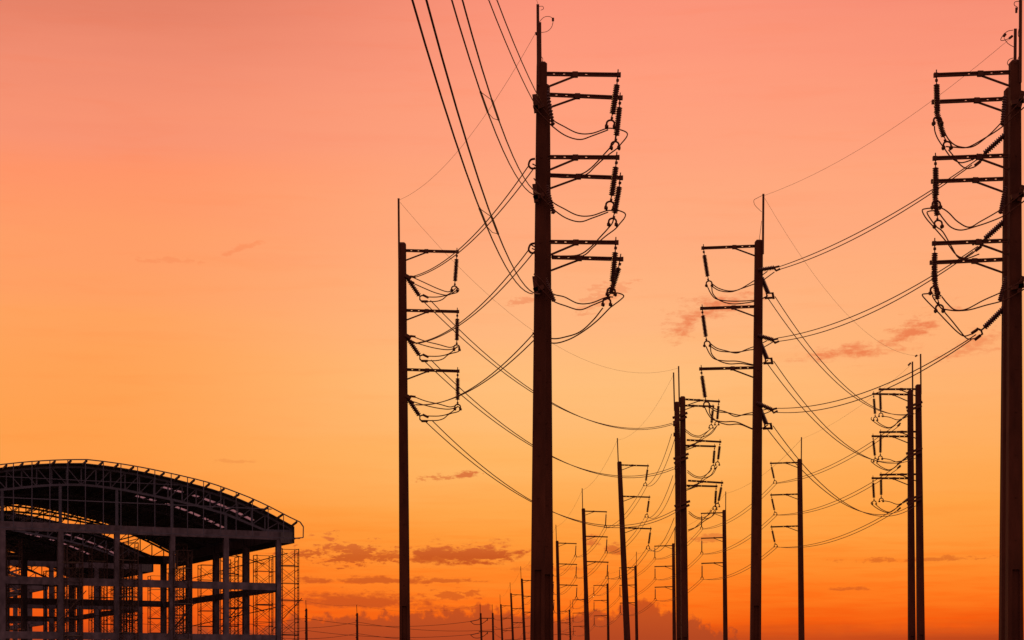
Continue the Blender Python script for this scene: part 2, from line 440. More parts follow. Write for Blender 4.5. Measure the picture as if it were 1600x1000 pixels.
for dx, dy in ((0, 0), (-3, 126)):
    J.append([(x + dx, y + dy, Z2 + e) for x, y, e in ((958, 201, 0), (970, 203, 0), (979.5, 207.5, 0), (979, 214, 0), (971, 224, 0), (964, 232, 0), (948, 244, 0), (930, 260, .1), (917, 272, .2), (899, 277, .3), (866, 276, .5), (834, 262, .5))])
    J.append([(x + dx, y + dy, Z2 + e) for x, y, e in ((962, 212, 0), (960, 222, 0), (953, 231, 0), (943, 242, 0), (925, 261, .1), (908, 272, .2), (885, 274, .3), (862, 272, .5), (832, 256, .5))])
J.append([(955, 458, Z2), (966, 458, Z2), (974.5, 462, Z2), (970, 468, Z2), (953, 481, Z2)])
J.append([(942, 481, Z2), (927, 500, Z2 + .1), (907, 518, Z2 + .2), (885, 526, Z2 + .3), (862, 529, Z2 + .4), (832, 520, Z2 + .5)])
J.append([(953, 481, Z2), (932, 502, Z2 + .1), (908, 520, Z2 + .2), (885, 532, Z2 + .3), (862, 536, Z2 + .4), (832, 526, Z2 + .5)])
jumper(NP2, J, .021)
for y0 in (148, 288, 432):
    bracket(NP1, [((835, y0, Z1 - .3), (838, y0 + 28, Z1 - .3)), ((834, y0 + 22, Z1 - .3), (850, y0 + 16, Z1 - .3))], .13)
for a, b in (((854, 137), (864, 196)), ((854, 290), (865, 334)), ((851, 434), (866, 471))):
    m = MB(); ribs(m, P(a[0], a[1], Z2 - .32), P(b[0], b[1], Z2 - .5), .075, 12); m.build('strain_insulator', 'poly', NP2['t'], True)
for y0 in (252, 384):
    m = MB(); m.tube(crom([P(836, y0 - 4, Z2 + .3), P(829, y0 - 2, Z2 + .3), P(826, y0 + 6, Z2 + .3), P(830, y0 + 11, Z2 + .3), P(837, y0 + 11, Z2 + .3)], 4), .035, 6); m.build('yoke', 'galv', NP2['t'])
for pts, pp in (([(843, 34), (850, 27), (859, 26), (864, 31), (862, 42), (855, 49), (845, 51)], NP1), ([(842, 10), (848, 10), (849, 14), (845, 16)], NP1), ([(844, 86), (848, 92), (847, 98)], NP2)):
    m = MB(); m.tube(crom([P(a, b, Z1 - .2) for a, b in pts], 6), .009, 5); m.build('earth_wire_loop', 'wire', pp['t'])
m = MB(); m.tube([P(864, 28, Z1 - .2), P(864, 33, Z1 - .2)], .035, 6); m.build('clamp', 'galv', NP1['t']); m = MB(); m.tube([P(836.5, 53, Z1 - .1), P(840, 52, Z1 - .1)], .05, 6); m.build('clamp', 'galv', NP1['t'])

# left single corner pole
L1 = pole('slender concrete power pole with three right arms, alone at left of centre', GT, (628.3, 381), 632.6, 1, near=True,
    arms=[(634.5, 391.5, 717, 393.5), (635, 485, 717.5, 487), (636, 577.5, 718, 580)], hang=[(710, 455), (713.5, 547), (715, 640)],
    mast=(622.8, 310, 623.6, 403), wt=.33, wb=.47)
ZL = L1['Z']
J = []
for dx, dy, sg in ((0, 0, 1), (1.5, 92.5, .35), (2, 186, .3)):
    J.append([(642 + dx * .3, 432 + dy, ZL - .1), (662 + dx, 441 + dy + (1 - sg) * -1, ZL - .2), (684 + dx, 451 + dy - (1 - sg) * 8, ZL - .2), (700 + dx, 456 + dy - (1 - sg) * 9, ZL), (708 + dx, 452 + dy - (1 - sg) * 5, ZL)])
    J.append([(640 + dx * .3, 440 + dy, ZL - .1), (662 + dx, 450 + dy - (1 - sg) * 4, ZL - .2), (682 + dx, 458 + dy - (1 - sg) * 9, ZL - .2), (700 + dx, 461 + dy - (1 - sg) * 11, ZL), (713 + dx, 454 + dy - (1 - sg) * 6, ZL + .1)])
    J.append([(665 + dx, 464 + dy, ZL), (684 + dx, 464 + dy, ZL), (698 + dx, 461 + dy, ZL), (706 + dx, 456 + dy, ZL), (713 + dx, 449 + dy, ZL)])
    J.append([(662 + dx, 471 + dy, ZL), (680 + dx, 471 + dy, ZL), (691 + dx, 468 + dy, ZL), (700 + dx, 461 + dy, ZL), (714 + dx, 457 + dy, ZL), (717 + dx, 452 + dy, ZL), (713 + dx, 449 + dy, ZL)])
jumper(L1, J, .023)
SL = []
for dy in (0, 93, 187):
    strain(L1['t'], P(634, 431 + dy, ZL + .1), P(655, 462 + dy, ZL + .5), .11, plate=False)
    k = MB(); k.tube([P(653, 460 + dy, ZL + .5), P(657, 464 + dy, ZL + .5)], .03, 6)
    k.tube([P(662, 461 + dy, ZL + .5), P(656, 463 + dy, ZL + .5), P(656, 468 + dy, ZL + .5), P(660, 472 + dy, ZL + .5)], .035, 6)
    k.tube([P(661, 461 + dy, ZL + .5), P(669, 465 + dy, ZL + .4)], .055, 6); k.tube([P(659, 471 + dy, ZL + .5), P(668, 471 + dy, ZL + .4)], .055, 6)
    k.build('yoke', 'galv', L1['t'])
    bracket(L1, [((633, 430 + dy, ZL - .15), (642, 435 + dy, ZL - .15))], .14)
    k = MB(); k.tube([P(641, 432 + dy, ZL - .2), P(649, 433 + dy, ZL - .25)], .05, 6); k.tube([P(640, 439 + dy, ZL - .2), P(647, 442 + dy, ZL - .25)], .05, 6); k.build('clamp', 'galv', L1['t'])

# right pair and right corner pole
NR1 = pole('tall front power pole of the close twin at the right edge', GT, (1585.7, 97), 1584.5, -1, near=True,
    arms=[(1577, 113, 1459, 117.5), (1575, 243, 1457.5, 247.5), (1574, 376, 1456.5, 380.5)], hang=[(1465, 194), (1463, 325), (1460, 459)],
    mast=(1594.6, -6, 1594, 129), wt=.32, wb=.50)
NR2 = pole('lower power pole just left of and behind the right-edge one', GT, (1577, 140), 1573, -1, near=True,
    arms=[(1570, 154.5, 1456, 159.5), (1567, 279.5, 1455, 283.5), (1566, 405.5, 1453, 410.5)], hang=[(1480, 232), (1466, 355), (1468, 487)],
    mast=(1586.5, 45, 1586, 97), wt=.30, wb=.46)
Z1, Z2 = NR1['Z'], NR2['Z']
jumper(NR1, [[(1466, 194, Z1), (1474, 204, Z1), (1484, 220, Z1), (1498, 229, Z1), (1520, 229, Z1), (1543, 213, Z1), (1566, 190, Z1 - .2), (1600, 152, Z1 - .5)],
    [(1478, 229, Z1), (1492, 230, Z1), (1512, 230, Z1), (1535, 218, Z1), (1566, 198, Z1 - .2), (1603, 165, Z1 - .5)],
    [(1464, 324, Z1), (1473, 326, Z1), (1483, 333, Z1), (1496, 346, Z1), (1514, 355, Z1), (1532, 346, Z1), (1566, 326, Z1 - .2), (1600, 300, Z1 - .5)],
    [(1465, 329, Z1), (1474, 342, Z1), (1486, 355, Z1), (1502, 359.5, Z1), (1524, 354, Z1), (1548, 346, Z1), (1572, 335, Z1 - .2), (1603, 312, Z1 - .5)],
    [(1463, 459, Z1), (1470, 462, Z1), (1480, 474, Z1), (1492, 484, Z1), (1510, 483, Z1), (1537, 469, Z1), (1568, 455, Z1 - .2), (1600, 437, Z1 - .5)],
    [(1470, 482, Z1), (1480, 484, Z1), (1495, 485.5, Z1), (1515, 484, Z1), (1540, 477, Z1), (1572, 468, Z1 - .2), (1603, 450, Z1 - .5)]], .021)
jumper(NR2, [[(1460, 197, Z2), (1461, 206, Z2), (1466, 218, Z2), (1477, 234, Z2), (1487, 247, Z2), (1500, 254, Z2), (1512, 252, Z2), (1524, 247, Z2)],
    [(1482, 234, Z2), (1490, 244, Z2), (1500, 257, Z2), (1510, 263, Z2), (1522, 261, Z2), (1532, 254, Z2)],
    [(1459, 325, Z2), (1447, 326, Z2), (1441, 329, Z2), (1447, 341, Z2), (1460, 356, Z2), (1478, 377, Z2), (1493, 397, Z2), (1506, 403, Z2), (1518, 397, Z2), (1526, 390, Z2)],
    [(1462, 329, Z2), (1452, 330, Z2), (1449, 334, Z2), (1462, 353, Z2), (1473, 362, Z2), (1486, 384, Z2), (1497, 402, Z2), (1510, 404, Z2), (1530, 397, Z2)],
    [(1458, 459, Z2), (1447, 459, Z2), (1441, 461, Z2), (1449, 471, Z2), (1462, 484, Z2), (1480, 503, Z2), (1494, 517, Z2), (1506, 525, Z2), (1518, 522, Z2)],
    [(1476, 488, Z2), (1488, 502, Z2), (1500, 517, Z2), (1511, 529, Z2), (1524, 529, Z2)],
    [(1463, 462, Z2), (1457, 462, Z2), (1464, 474, Z2), (1476, 487, Z2)]], .021)
for a, b in (((1573, 208), (1538, 240)), ((1571, 344), (1539, 373)), ((1569, 481), (1538, 512))):
    strain(NR2['t'], P(*a, Z2), P(*b, Z2 + .5), .10, plate=False)
    k = MB(); x, y = b
    k.tube([P(x, y, Z2 + .5), P(x - 6, y + 5, Z2 + .5)], .03, 6)
    k.tube([P(x - 12, y + 1, Z2 + .5), P(x - 5, y + 4, Z2 + .5), P(x - 3, y + 10, Z2 + .5), P(x - 8, y + 13, Z2 + .5)], .035, 6)
    k.tube([P(x - 11, y + 3, Z2 + .5), P(x - 20, y + 9, Z2 + .6)], .05, 6); k.tube([P(x - 6, y + 12, Z2 + .5), P(x - 15, y + 19, Z2 + .6)], .05, 6)
    k.build('yoke', 'galv', NR2['t'])
for a, b in (((1570, 150), (1566, 196)), ((1571, 292), (1563, 334)), ((1572, 433), (1562, 470))):
    m = MB(); ribs(m, P(a[0], a[1], Z2 - .32), P(b[0], b[1], Z2 - .5), .075, 12); m.build('strain_insulator', 'poly', NR2['t'], True)
for y0 in (143, 290, 432):
    bracket(NR1, [((1598, y0, Z1 - .3), (1592, y0 + 25, Z1 - .3)), ((1580, y0 + 18, Z1 - .3), (1600, y0 + 14, Z1 - .3))], .13)
for pts, pp in (([(1583, 47), (1574, 49), (1566, 57), (1564, 63), (1572, 62), (1583, 56)], NR2), ([(1569, 60), (1575, 68), (1585, 74)], NR2), ([(1594, 2), (1586, 3), (1585, 8), (1590, 12), (1588, 20)], NR1),
                ([(1585, 90), (1577, 93), (1574, 99), (1578, 104)], NR2), ([(1592, 45), (1591, 55), (1595, 62)], NR1), ([(1592, 88), (1590, 94), (1586, 99)], NR1)):
    m = MB(); m.tube(crom([P(a, b, Z1 - .2) for a, b in pts], 6), .011, 5); m.build('earth_wire_loop', 'wire', pp['t'])
m = MB(); m.tube([P(1568, 57, Z1 - .2), P(1571, 53, Z1 - .2)], .05, 6); m.build('clamp', 'galv', NR2['t']); m = MB(); m.tube([P(1577, 60, Z1 - .2), P(1582, 56, Z1 - .2)], .04, 6); m.build('clamp', 'galv', NR2['t']); m = MB(); m.tube([P(1588, 12, Z1 - .2), P(1588, 20, Z1 - .2)], .035, 6); m.build('clamp', 'galv', NR1['t'])

R1 = pole('concrete power pole with three left arms and twin lines fanning right', GT, (1185.6, 377), 1180.4, -1, near=True,
    arms=[(1179.5, 384.5, 1096, 387.7), (1178.5, 479, 1094, 482), (1177, 574.5, 1092.5, 576.5)], hang=[(1108, 447), (1105, 541), (1104, 636)],
    mast=(1192.8, 303, 1192, 397), wt=.33, wb=.47)
ZR = R1['Z']; J = []
for dx, dy, da, db in ((0, 0, 0, 0), (-2, 94, 108, 101), (-4, 189, 215, 202)):
    ma, mb_ = (dy * 2 + da) / 3, (dy + da) / 2
    J.append([(1111 + dx, 442 + dy, ZR), (1122 + dx, 450 + dy, ZR), (1138 + dx, 454.5 + dy, ZR), (1153 + dx, 453 + ma, ZR), (1168 + dx, 445 + mb_, ZR + .1), (1185, 434 + da * .97, ZR + .35), (1199, 424 + da, ZR + .3)])
    J.append([(1112 + dx, 447 + dy, ZR), (1124 + dx, 454 + dy, ZR), (1142 + dx, 456 + dy, ZR), (1158 + dx, 451 + ma, ZR), (1172 + dx, 446 + mb_, ZR + .1), (1190, 439 + da * .97, ZR + .35), (1210, 425 + da, ZR + .3)])
    J.append([(1105 + dx, 447 + dy, ZR), (1111 + dx, 459 + dy, ZR), (1119 + dx, 467 + dy, ZR), (1135 + dx, 470 + dy, ZR), (1155 + dx, 470.5 + dy, ZR), (1180, 469 + db, ZR + .3), (1196, 465 + db, ZR + .3)])
    J.append([(1112 + dx, 447 + dy, ZR), (1114 + dx, 459 + dy, ZR), (1124 + dx, 469 + dy, ZR), (1141 + dx, 474.5 + dy, ZR), (1160 + dx, 474 + dy, ZR), (1182, 470 + db, ZR + .3), (1200, 462 + db, ZR + .3)])
jumper(R1, J, .023)
for (xa_, ya_), (xb_, yb_2) in (((1185, 422), (1210, 418)), ((1184, 524), (1208, 531)), ((1182, 629), (1206, 640))):
    k = MB(); ribs(k, P(xa_, ya_, ZR - .15), P(xb_, yb_2, ZR - .4), .10, 10); k.build('strain_insulator', 'poly', R1['t'], True)
    k = MB(); k.tube([P(xb_ - 1, yb_2, ZR - .4), P(xb_ + 8, yb_2 - 2, ZR - .45)], .045, 6); k.tube([P(xb_ - 1, yb_2, ZR - .4), P(xb_ + 3, yb_2 + 5, ZR - .4), P(xb_ + 9, yb_2 + 2, ZR - .45)], .045, 6); k.build('yoke', 'galv', R1['t'])
for dx, dy in ((0, 0), (-2, 102), (-3, 204)):
    y0 = 434 + dy; strain(R1['t'], P(1190 + dx, y0, ZR + .1), P(1200 + dx, y0 + 24, ZR + .4), .11, plate=False)
    k = MB(); x, y = 1203 + dx, y0 + 24
    k.tube([P(x - 5, y, ZR + .4), P(x + 4, y, ZR + .4), P(x + 5, y + 7, ZR + .4), P(x - 5, y + 8, ZR + .4), P(x - 5, y, ZR + .4)], .04, 6)
    k.tube([P(x - 8, y + 8, ZR + .4), P(x + 6, y + 7, ZR + .4)], .05, 6); k.tube([P(x + 4, y - 1, ZR + .4), P(x + 6, y + 9, ZR + .5)], .05, 6)
    k.build('yoke', 'galv', R1['t'])
m = MB(); m.tube(crom([P(a, b, ZR - .1) for a, b in ((1192, 305), (1184, 309), (1178, 313), (1180, 321), (1190, 331))], 5), .01, 5); m.tube(crom([P(a, b, ZR - .1) for a, b in ((1190, 345), (1188, 362), (1186, 376))], 5), .01, 5); m.build('earth_wire_loop', 'wire', R1['t'])

# far end twins of the crossing
PA1 = pole('front pole of the middle-distance twin right of centre, right-pointing arms', GL, (1066.5, 620.5), 1070, 1, near=True,
    arms=[(1071, 624, 1125, 627.5), (1073, 687.5, 1127, 690.5), (1075, 751, 1130, 754.5)], mast=(1060.3, 572, 1061.5, 636), hang=[(1120, 664), (1121, 727), (1121, 792)], wt=.33, wb=.5)
PA2 = pole('shorter looking left pole of the middle-distance twin right of centre', GL, (1057.5, 629), 1062.5, 1, near=True,
    arms=[(1062, 633.5, 1116, 635), (1065, 696, 1118.5, 697.5), (1067, 758.5, 1121, 760)], mast=(1052.4, 582, 1054, 642), hang=[(1111, 669), (1114, 732.5), (1117, 796)], wt=.32, wb=.48)
Z1, Z2 = PA1['Z'], PA2['Z']; J = []
for dx, dy in ((0, 0), (3, 64), (5, 128)):
    J.append([(1071 + dx, 671 + dy, Z1), (1082 + dx, 679 + dy, Z1), (1093 + dx, 681 + dy, Z1), (1104 + dx, 675 + dy, Z1), (1112, 669 + dy, Z1)])
    J.append([(1071 + dx, 674 + dy, Z1), (1082 + dx, 681.5 + dy, Z1), (1095 + dx, 683 + dy, Z1), (1107 + dx, 679 + dy, Z1), (1116, 670 + dy, Z1), (1121, 664 + dy, Z1)])
    J.append([(1111, 669 + dy, Z2), (1103 + dx * .5, 677 + dy, Z2), (1092 + dx * .5, 688 + dy, Z2), (1080 + dx, 697 + dy, Z2), (1070 + dx, 702 + dy, Z2)])
    J.append([(1120, 666 + dy, Z2), (1112 + dx * .5, 677 + dy, Z2), (1098 + dx * .5, 686 + dy, Z2), (1084 + dx, 695 + dy, Z2), (1070 + dx, 700 + dy, Z2)])
jumper(PA1, J, .026)
for y in (648, 712, 786):
    bracket(PA1, [((1051 + (y - 648) * .02, y + 5, Z1 - .3), (1074 + (y - 648) * .03, y - 3, Z1 - .3)), ((1052 + (y - 648) * .02, y + 12, Z1 - .3), (1073 + (y - 648) * .03, y + 3, Z1 - .3))], .15)
for y in (662, 678, 730, 743, 797, 809):
    m = MB(); x = 1056 + (y - 662) * .035
    m.tube([P(x + 2, y - 3, Z2 - .1), P(x - 3, y, Z2 - .1)], .06, 6); m.tube([P(x - 3, y - 2, Z2 - .1), P(x - 3, y + 4, Z2 - .1)], .06, 6); m.build('clamp', 'galv', PA2['t'])

PB1 = pole('right pole of the twin below the right-hand wires, left-pointing arms', GR, (1434.8, 602), 1438.6, -1, near=True,
    arms=[(1430, 608, 1373, 608.3), (1431, 674.5, 1374, 675.3), (1431, 741, 1374.5, 741.8)], mast=(1438.4, 553, 1439, 616), hang=[(1376.5, 651), (1375.5, 718), (1377, 784)], wt=.33, wb=.5)
PB2 = pole('left pole of the twin below the right-hand wires, wires fanning left', GR, (1422.3, 611), 1424.6, -1, near=True,
    arms=[(1418, 616.5, 1363, 615.5), (1419, 682, 1362, 681.6), (1419, 747.5, 1362, 747.2)], mast=(1425.7, 565, 1426, 612), hang=[(1368, 657), (1368, 722), (1366, 788)], wt=.32, wb=.48)
Z1, Z2 = PB1['Z'], PB2['Z']; J = []
for dy in (0, 66, 132):
    J.append([(1362, 652 + dy, Z2), (1362, 656 + dy, Z2), (1375, 665 + dy, Z2), (1388, 669 + dy, Z2), (1398, 664 + dy, Z2), (1405, 657 + dy, Z2)])
    J.append([(1369, 657 + dy, Z2), (1378, 664 + dy, Z2), (1390, 668 + dy, Z2), (1402, 661 + dy, Z2), (1408, 654 + dy, Z2)])
    J.append([(1377, 650 + dy, Z1), (1390, 652 + dy, Z1), (1402, 656 + dy, Z1), (1413, 653 + dy, Z1), (1428, 646 + dy, Z1)])
    k = MB(); ribs(k, P(1421, 645 + dy, Z2 - .2), P(1410, 654 + dy, Z2 - .1), .075, 8); k.build('strain_insulator', 'poly', PB2['t'], True)
    k = MB(); k.tube([P(1409, 655 + dy, Z2 - .1), P(1402, 660 + dy, Z2 - .1)], .06, 6); k.tube([P(1407, 661 + dy, Z2), P(1402, 666 + dy, Z2)], .055, 6); k.build('yoke', 'galv', PB2['t'])
jumper(PB2, J, .026)
for y in (631, 703, 776):
    bracket(PB1, [((1416, y + 6, Z1 - .3), (1441, y - 3, Z1 - .3)), ((1417, y + 11, Z1 - .3), (1440, y + 3, Z1 - .3))], .15)
k = MB(); k.tube([P(1430, 557, Z1), P(1433, 555, Z1)], .06, 6); k.tube([P(1419, 571, Z1), P(1423, 567, Z1)], .06, 6); k.build('clamp', 'galv', PB1['t'])

# receding rows
ordn = ['nearest', 'second', 'third', 'fourth', 'fifth', 'sixth', 'seventh', 'eighth']
LR = [(967.8, 722, 980, (964.6, 684.5, 966.4, 732), 'leaning power pole left of the middle-distance twin, nearest single right-armed pole'),
      (911.5, 795, 918, (909.6, 763, 910.6, 802), 'thin right-armed power pole, second single one in the receding row'),
      (870.5, 845.5, 874, (868.6, 820, 869.6, 852), 'right-armed power pole just right of the tallest pole, third in row'),
      (838.5, 878, 842, (836.8, 857, 837.6, 884), 'right-armed power pole mostly hidden behind the tallest pole'),
      (815.3, 904.5, 819.5, (813.5, 885, 814.4, 910), 'right-armed power pole just left of the tallest pole'),
      (798.3, 927, 801.5, (797, 910, 797.6, 931), 'small right-armed pole, second one left of the tallest pole'),
      (782.5, 944.5, 784.8, (781.2, 929, 781.8, 948), 'tiny right-armed pole, third one left of the tallest pole')]
RR = [(1249.5, 718, 1252.3, (1252.3, 683, 1252, 722), 'left-armed power pole right of centre standing alone against open sky'),
      (1131.5, 797.5, 1133.5, (1134, 768, 1133.8, 804), 'left-armed power pole immediately right of the middle-distance twin'),
      (1052.2, 849.5, 1053.6, (1054.6, 824, 1054.2, 855), 'left-armed power pole immediately left of the middle-distance twin'),
      (993, 884, 995, (994.4, 862, 994.2, 889), 'left-armed power pole right beside the leaning pole'),
      (949.3, 912, 950.5, (950.6, 893, 950.4, 917), 'short left-armed power pole between leaning and thin poles'),
      (913.5, 935, 915, (912.6, 917, 912.6, 939), 'left-armed power pole hidden behind the thin right-armed pole'),
      (889.8, 953, 891.3, (891, 938, 890.8, 957), 'tiny left-armed power pole, farthest of its row')]
Lp, Rp = [], []
for k, (x, y, b, mst, lb) in enumerate(LR):
    Lp.append(pole(lb, GL, (x, y), b, 1, mast=mst, near=(k == 0), inset=.22 if k == 0 else .08, wt=.36, wb=.52 if k else .60))
for k, (x, y, b, mst, lb) in enumerate(RR):
    Rp.append(pole(lb, GR, (x, y), b, -1, mast=mst, near=(k == 0), inset=-.34 * -1 * (1 if k == 0 else 0), wt=.36, wb=.50))

# H structure at the far end and the two poles of the line crossing left
Zh = 455.0; bx = P(760, 1090, Zh); bx.z = 0
t = thing('h_frame_pole', 'small two-legged pole frame with two crossbars low left of the tallest pole', 'utility pole', bx)
for x0, x1 in ((751, 752.3), (769.8, 770.7)):
    m = MB(); a, b = P(x1, 1000, Zh), P(x0, 958, Zh); d = (a - b); base = b + d * (b.z / -d.z)
    m.prism(section(base, .6, False), section(b, .42, False)); m.build('shaft', 'pole', t)
    m = MB(); m.bar(P(x0 - .6, 962, Zh), P(x0 - .8, 944.5, Zh), .13, .1); m.build('mast', 'galv', t)
for y in (966, 987):
    m = MB(); m.bar(P(748, y, Zh - .3), P(772.5, y, Zh - .3), .18); m.build('cross_arm', 'galv', t)
    m = MB(); m.tube(crom([P(735, y + 5, Zh), P(741, y + 9.5, Zh), P(750, y + 9.5, Zh), P(757, y + 6, Zh), P(761.5, y + 2, Zh)], 5), .07, 5); m.build('jumper_wire', 'wire', t)
    m = MB(); m.tube([P(749, y + 2, Zh), P(735, y + 5, Zh)], .1, 6); m.tube([P(761.5, y, Zh), P(761.5, y + 4, Zh)], .1, 6); m.build('insulator', 'poly', t)
HF = t
FX = []
for x, y, lb in ((478.6, 951, 'distant bare pole just right of the scaffolded building corner'), (558, 958, 'distant bare pole between the building and the slender corner pole')):
    Zf = zof(y); b = P(x + .8, HOR, Zf); b.z = 0
    t = thing('distant_pole', lb, 'utility pole', b, 'distant poles of the line crossing left'); FX.append((x, y, Zf))
    m = MB(); m.prism(section(b, .75, False), section(P(x, y, Zf), .42, False)); m.build('shaft', 'pole', t)
    m = MB(); m.bar(P(x - .2, y + 1, Zf), P(x - .8, y - 13, Zf), .12); m.build('mast', 'galv', t)
    for yy in (y + 3, y + 20, y + 22 + 16, y + 12):
        m = MB(); m.tube([P(x - 2.4, yy, Zf), P(x + 1.8, yy - .5, Zf)], .13, 6); m.build('insulator', 'poly', t)

# ------------------------------------------------------------------ overhead wires
WG = 'overhead conductor pairs strung between the power poles'
def sag_for(A, B, via):
    m = (via[0] - 800) / F
    t = (m * A.y - A.x) / (((B.x - A.x) - m * (B.y - A.y)) or 1e-9)
    t = min(max(t, .05), .95); p = A.lerp(B, t)
    zr = EYE + (HOR - via[1]) * p.y / F
    return (p.z - zr) / (4 * t * (1 - t))
def curve(A, B, sag, n=28):
    return [A.lerp(B, i / n) - Vector((0, 0, 4 * sag * (i / n) * (1 - i / n))) for i in range(n + 1)]
def span(label, A, B, via=None, sag=.85, r=.02, sep=.2, twin=True, name='power_line', cat='overhead wire', group=WG, parts=True, mat_='wire', swap=0, spacers=(), vsep=0.0):
    A, B = Vector(A), Vector(B)
    if via: sag = sag_for(A, B, via)
    base = A.lerp(B, .5) - Vector((0, 0, sag)); h = (B - A); s = Vector((h.y, -h.x, 0)).normalized() * sep / 2
    if not twin or not parts:
        m = MB()
        for q in ((-1, 1) if twin else (0,)): m.tube(curve(A + s * q, B + s * q, sag + .04 * q * q * q, 20), r, 5)
        m.v = [v - base for v in m.v]
        o = m.build(name, mat_, None, True); o.location = base
        o['label'] = label; o['category'] = cat
        if group: o['group'] = group
        return o
    t = thing(name, label, cat, base, group)
    pts = []
    for q in (-1, 1):
        e = s * q + Vector((0, 0, vsep * q)); c = curve(A + e, B + e, sag * (1 + .018 * q) + .03 * q); pts.append(c)
        m = MB(); m.tube(c, r, 6); m.build('conductor', mat_, t, True)
    for f0 in spacers:
        i = int(f0 * 28)
        fr = lambda c, f: c[int(f * 28)].lerp(c[min(28, int(f * 28) + 1)], f * 28 - int(f * 28))
        m = MB()
        for c in pts:
            m.tube([fr(c, f0), fr(c, f0 + .03)], r * 1.5, 6)
        m.tube([fr(pts[0], f0), fr(pts[1], f0)], .007, 5); 
        a, b = fr(pts[0], f0 + .03), fr(pts[1], f0 + .03); m.tube([a, a.lerp(b, .5) - Vector((0, 0, .05)), b], .007, 5)
        m.build('spacer', 'galv', t)
    return t
LV = ['topmost', 'middle', 'lowest']
# incoming from above the camera to the near centre twin
inc = [((840, 160), (770, 0), (800, 75)), ((839, 304), (714, 0), (754, 133)), ((838, 459), (655, 0), (753, 318))]
def tat(A, B, sg, y):
    best = min((abs(HOR - ((A.z + (B.z - A.z) * t - 4 * sg * t * (1 - t)) - EYE) * F / (A.y + (B.y - A.y) * t) - y), t) for t in [i / 400 for i in range(100, 400)])
    return best[1]
def solve_in(att, v1, v2, Z):
    B = P(att[0], att[1], Z - .35); best = None
    for i in range(160):
        X = B.x - 14 + i * .125
        A = Vector((X, -6, B.z))
        m = (v1[0] - 800) / F; den = (B.x - A.x) - m * (B.y - A.y)
        if abs(den) < 1e-6: continue
        sg = sag_for(A, B, v1)
        # error at second via
        m = (v2[0] - 800) / F
        if abs((B.x - A.x) - m * (B.y - A.y)) < 1e-6: continue
        t = (m * A.y - A.x) / ((B.x - A.x) - m * (B.y - A.y))
        if not 0 < t < 1 or sg < 0: continue
        p = A.lerp(B, t); z = p.z - 4 * sg * t * (1 - t); y = HOR - (z - EYE) * F / p.y
        e = abs(y - v2[1])
        if best is None or e < best[0]: best = (e, A, B, sg)
    return best
for k, (a, v1, v2) in enumerate(inc):
    e, A, B, sg = solve_in(a, v1, v2, NP1['Z'])
    print('incoming', k, 'err', round(e, 1), 'A', [round(c, 2) for c in A], 'sag', round(sg, 2))
    span(LV[k] + ' thick wire pair dropping from the upper left frame edge to the tallest pole', A, B, sag=sg, r=.0155, sep=.23, spacers=() if k == 0 else (tat(A, B, sg, 150 if k == 1 else 332),))
ZN = NP1['Z']; ZN2 = NP2['Z']
for k, (a, b, v) in enumerate((((645, 433), (830, 261), (716, 393)), ((646, 537), (831, 391), (716, 508)), ((646, 632), (841, 519), (782, 576)))):
    span(LV[k] + ' wire pair rising from the slender corner pole to the tallest pole', P(*a, ZL - .3), P(*b, ZN2 + .4), via=v, r=.019, sep=.22)
ZA, ZB = PA2['Z'], PB2['Z']
for k, (a, b, v) in enumerate((((667, 470), (1054, 661), (864, 631)), ((668, 563), (1056, 730), (864, 714)), ((669, 657), (1058, 797), (864, 800)))):
    span(LV[k] + ' wire pair passing behind the tallest pole toward the middle-distance twin', P(*a, ZL + .5), P(*b, ZA - .1), via=v, r=.02, sep=.34)
for k, (a, b, v) in enumerate((((1214, 420), (1522, 254), (1400, 334)), ((1213, 531), (1524, 389), (1360, 486)), ((1211, 641), (1521, 527), (1400, 597)))):
    span(LV[k] + ' wire pair climbing from the left-armed corner pole to the right-edge twin', P(*a, ZR - .45), P(*b, NR2['Z'] + .6), via=v, r=.017, sep=.16, vsep=-.085)
for k, (a, b, v) in enumerate((((1205, 464), (1428, 646), (1340, 622)), ((1203, 565), (1430, 714), (1340, 708)), ((1202, 666), (1430, 788), (1320, 787)))):
    span(LV[k] + ' wire pair falling from the left-armed corner pole to the twin beside it at right', P(*a, ZR + .5), P(*b, ZB - .1), via=v, r=.02, sep=.34)
for k, (a, o2) in enumerate((((1601, 148), 0), ((1601, 296), 0), ((1602, 436), 0))):
    B = P(*a, NR1['Z'] - .5)
    span(LV[k] + ' wire pair leaving the right-edge pole out of the frame', Vector((B.x + 9, -6, B.z)), B, sag=2.4, r=.019, sep=.23)
# along the left row
start = [P(1053, 678, ZA), P(1055, 743, ZA), P(1057, 809, ZA)]
names = ['middle-distance twin', 'leaning pole', 'thin pole', 'third right-armed pole', 'hidden right-armed pole', 'fifth right-armed pole', 'sixth right-armed pole', 'seventh right-armed pole']
for k in range(3):
    seq = [start[k]] + [p['att'][k] - Vector((0, 0, .02)) for p in Lp]
    for i in range(len(seq) - 1):
        span('%s wire pair between %s and %s' % (LV[k], names[i], names[i + 1]), seq[i], seq[i + 1], sag=.85 if i else .95, r=.02, sep=.3, parts=i < 3, group='wire pairs sagging along the right-armed row')
    span('%s wire pair between two-legged frame and the tiny pole beside it' % LV[k], seq[-1], P(769, 966 + k * 10, Zh), sag=.8, r=.02, sep=.3, parts=False, group='wire pairs sagging along the right-armed row')
startR = [P(1403, 664, ZB), P(1404, 729, ZB), P(1404, 794, ZB)]
namesR = ['lower right twin', 'solitary left-armed pole', 'pole right of middle twin', 'pole left of middle twin', 'pole beside the leaning pole', 'short left-armed pole', 'hidden left-armed pole', 'farthest left-armed pole']
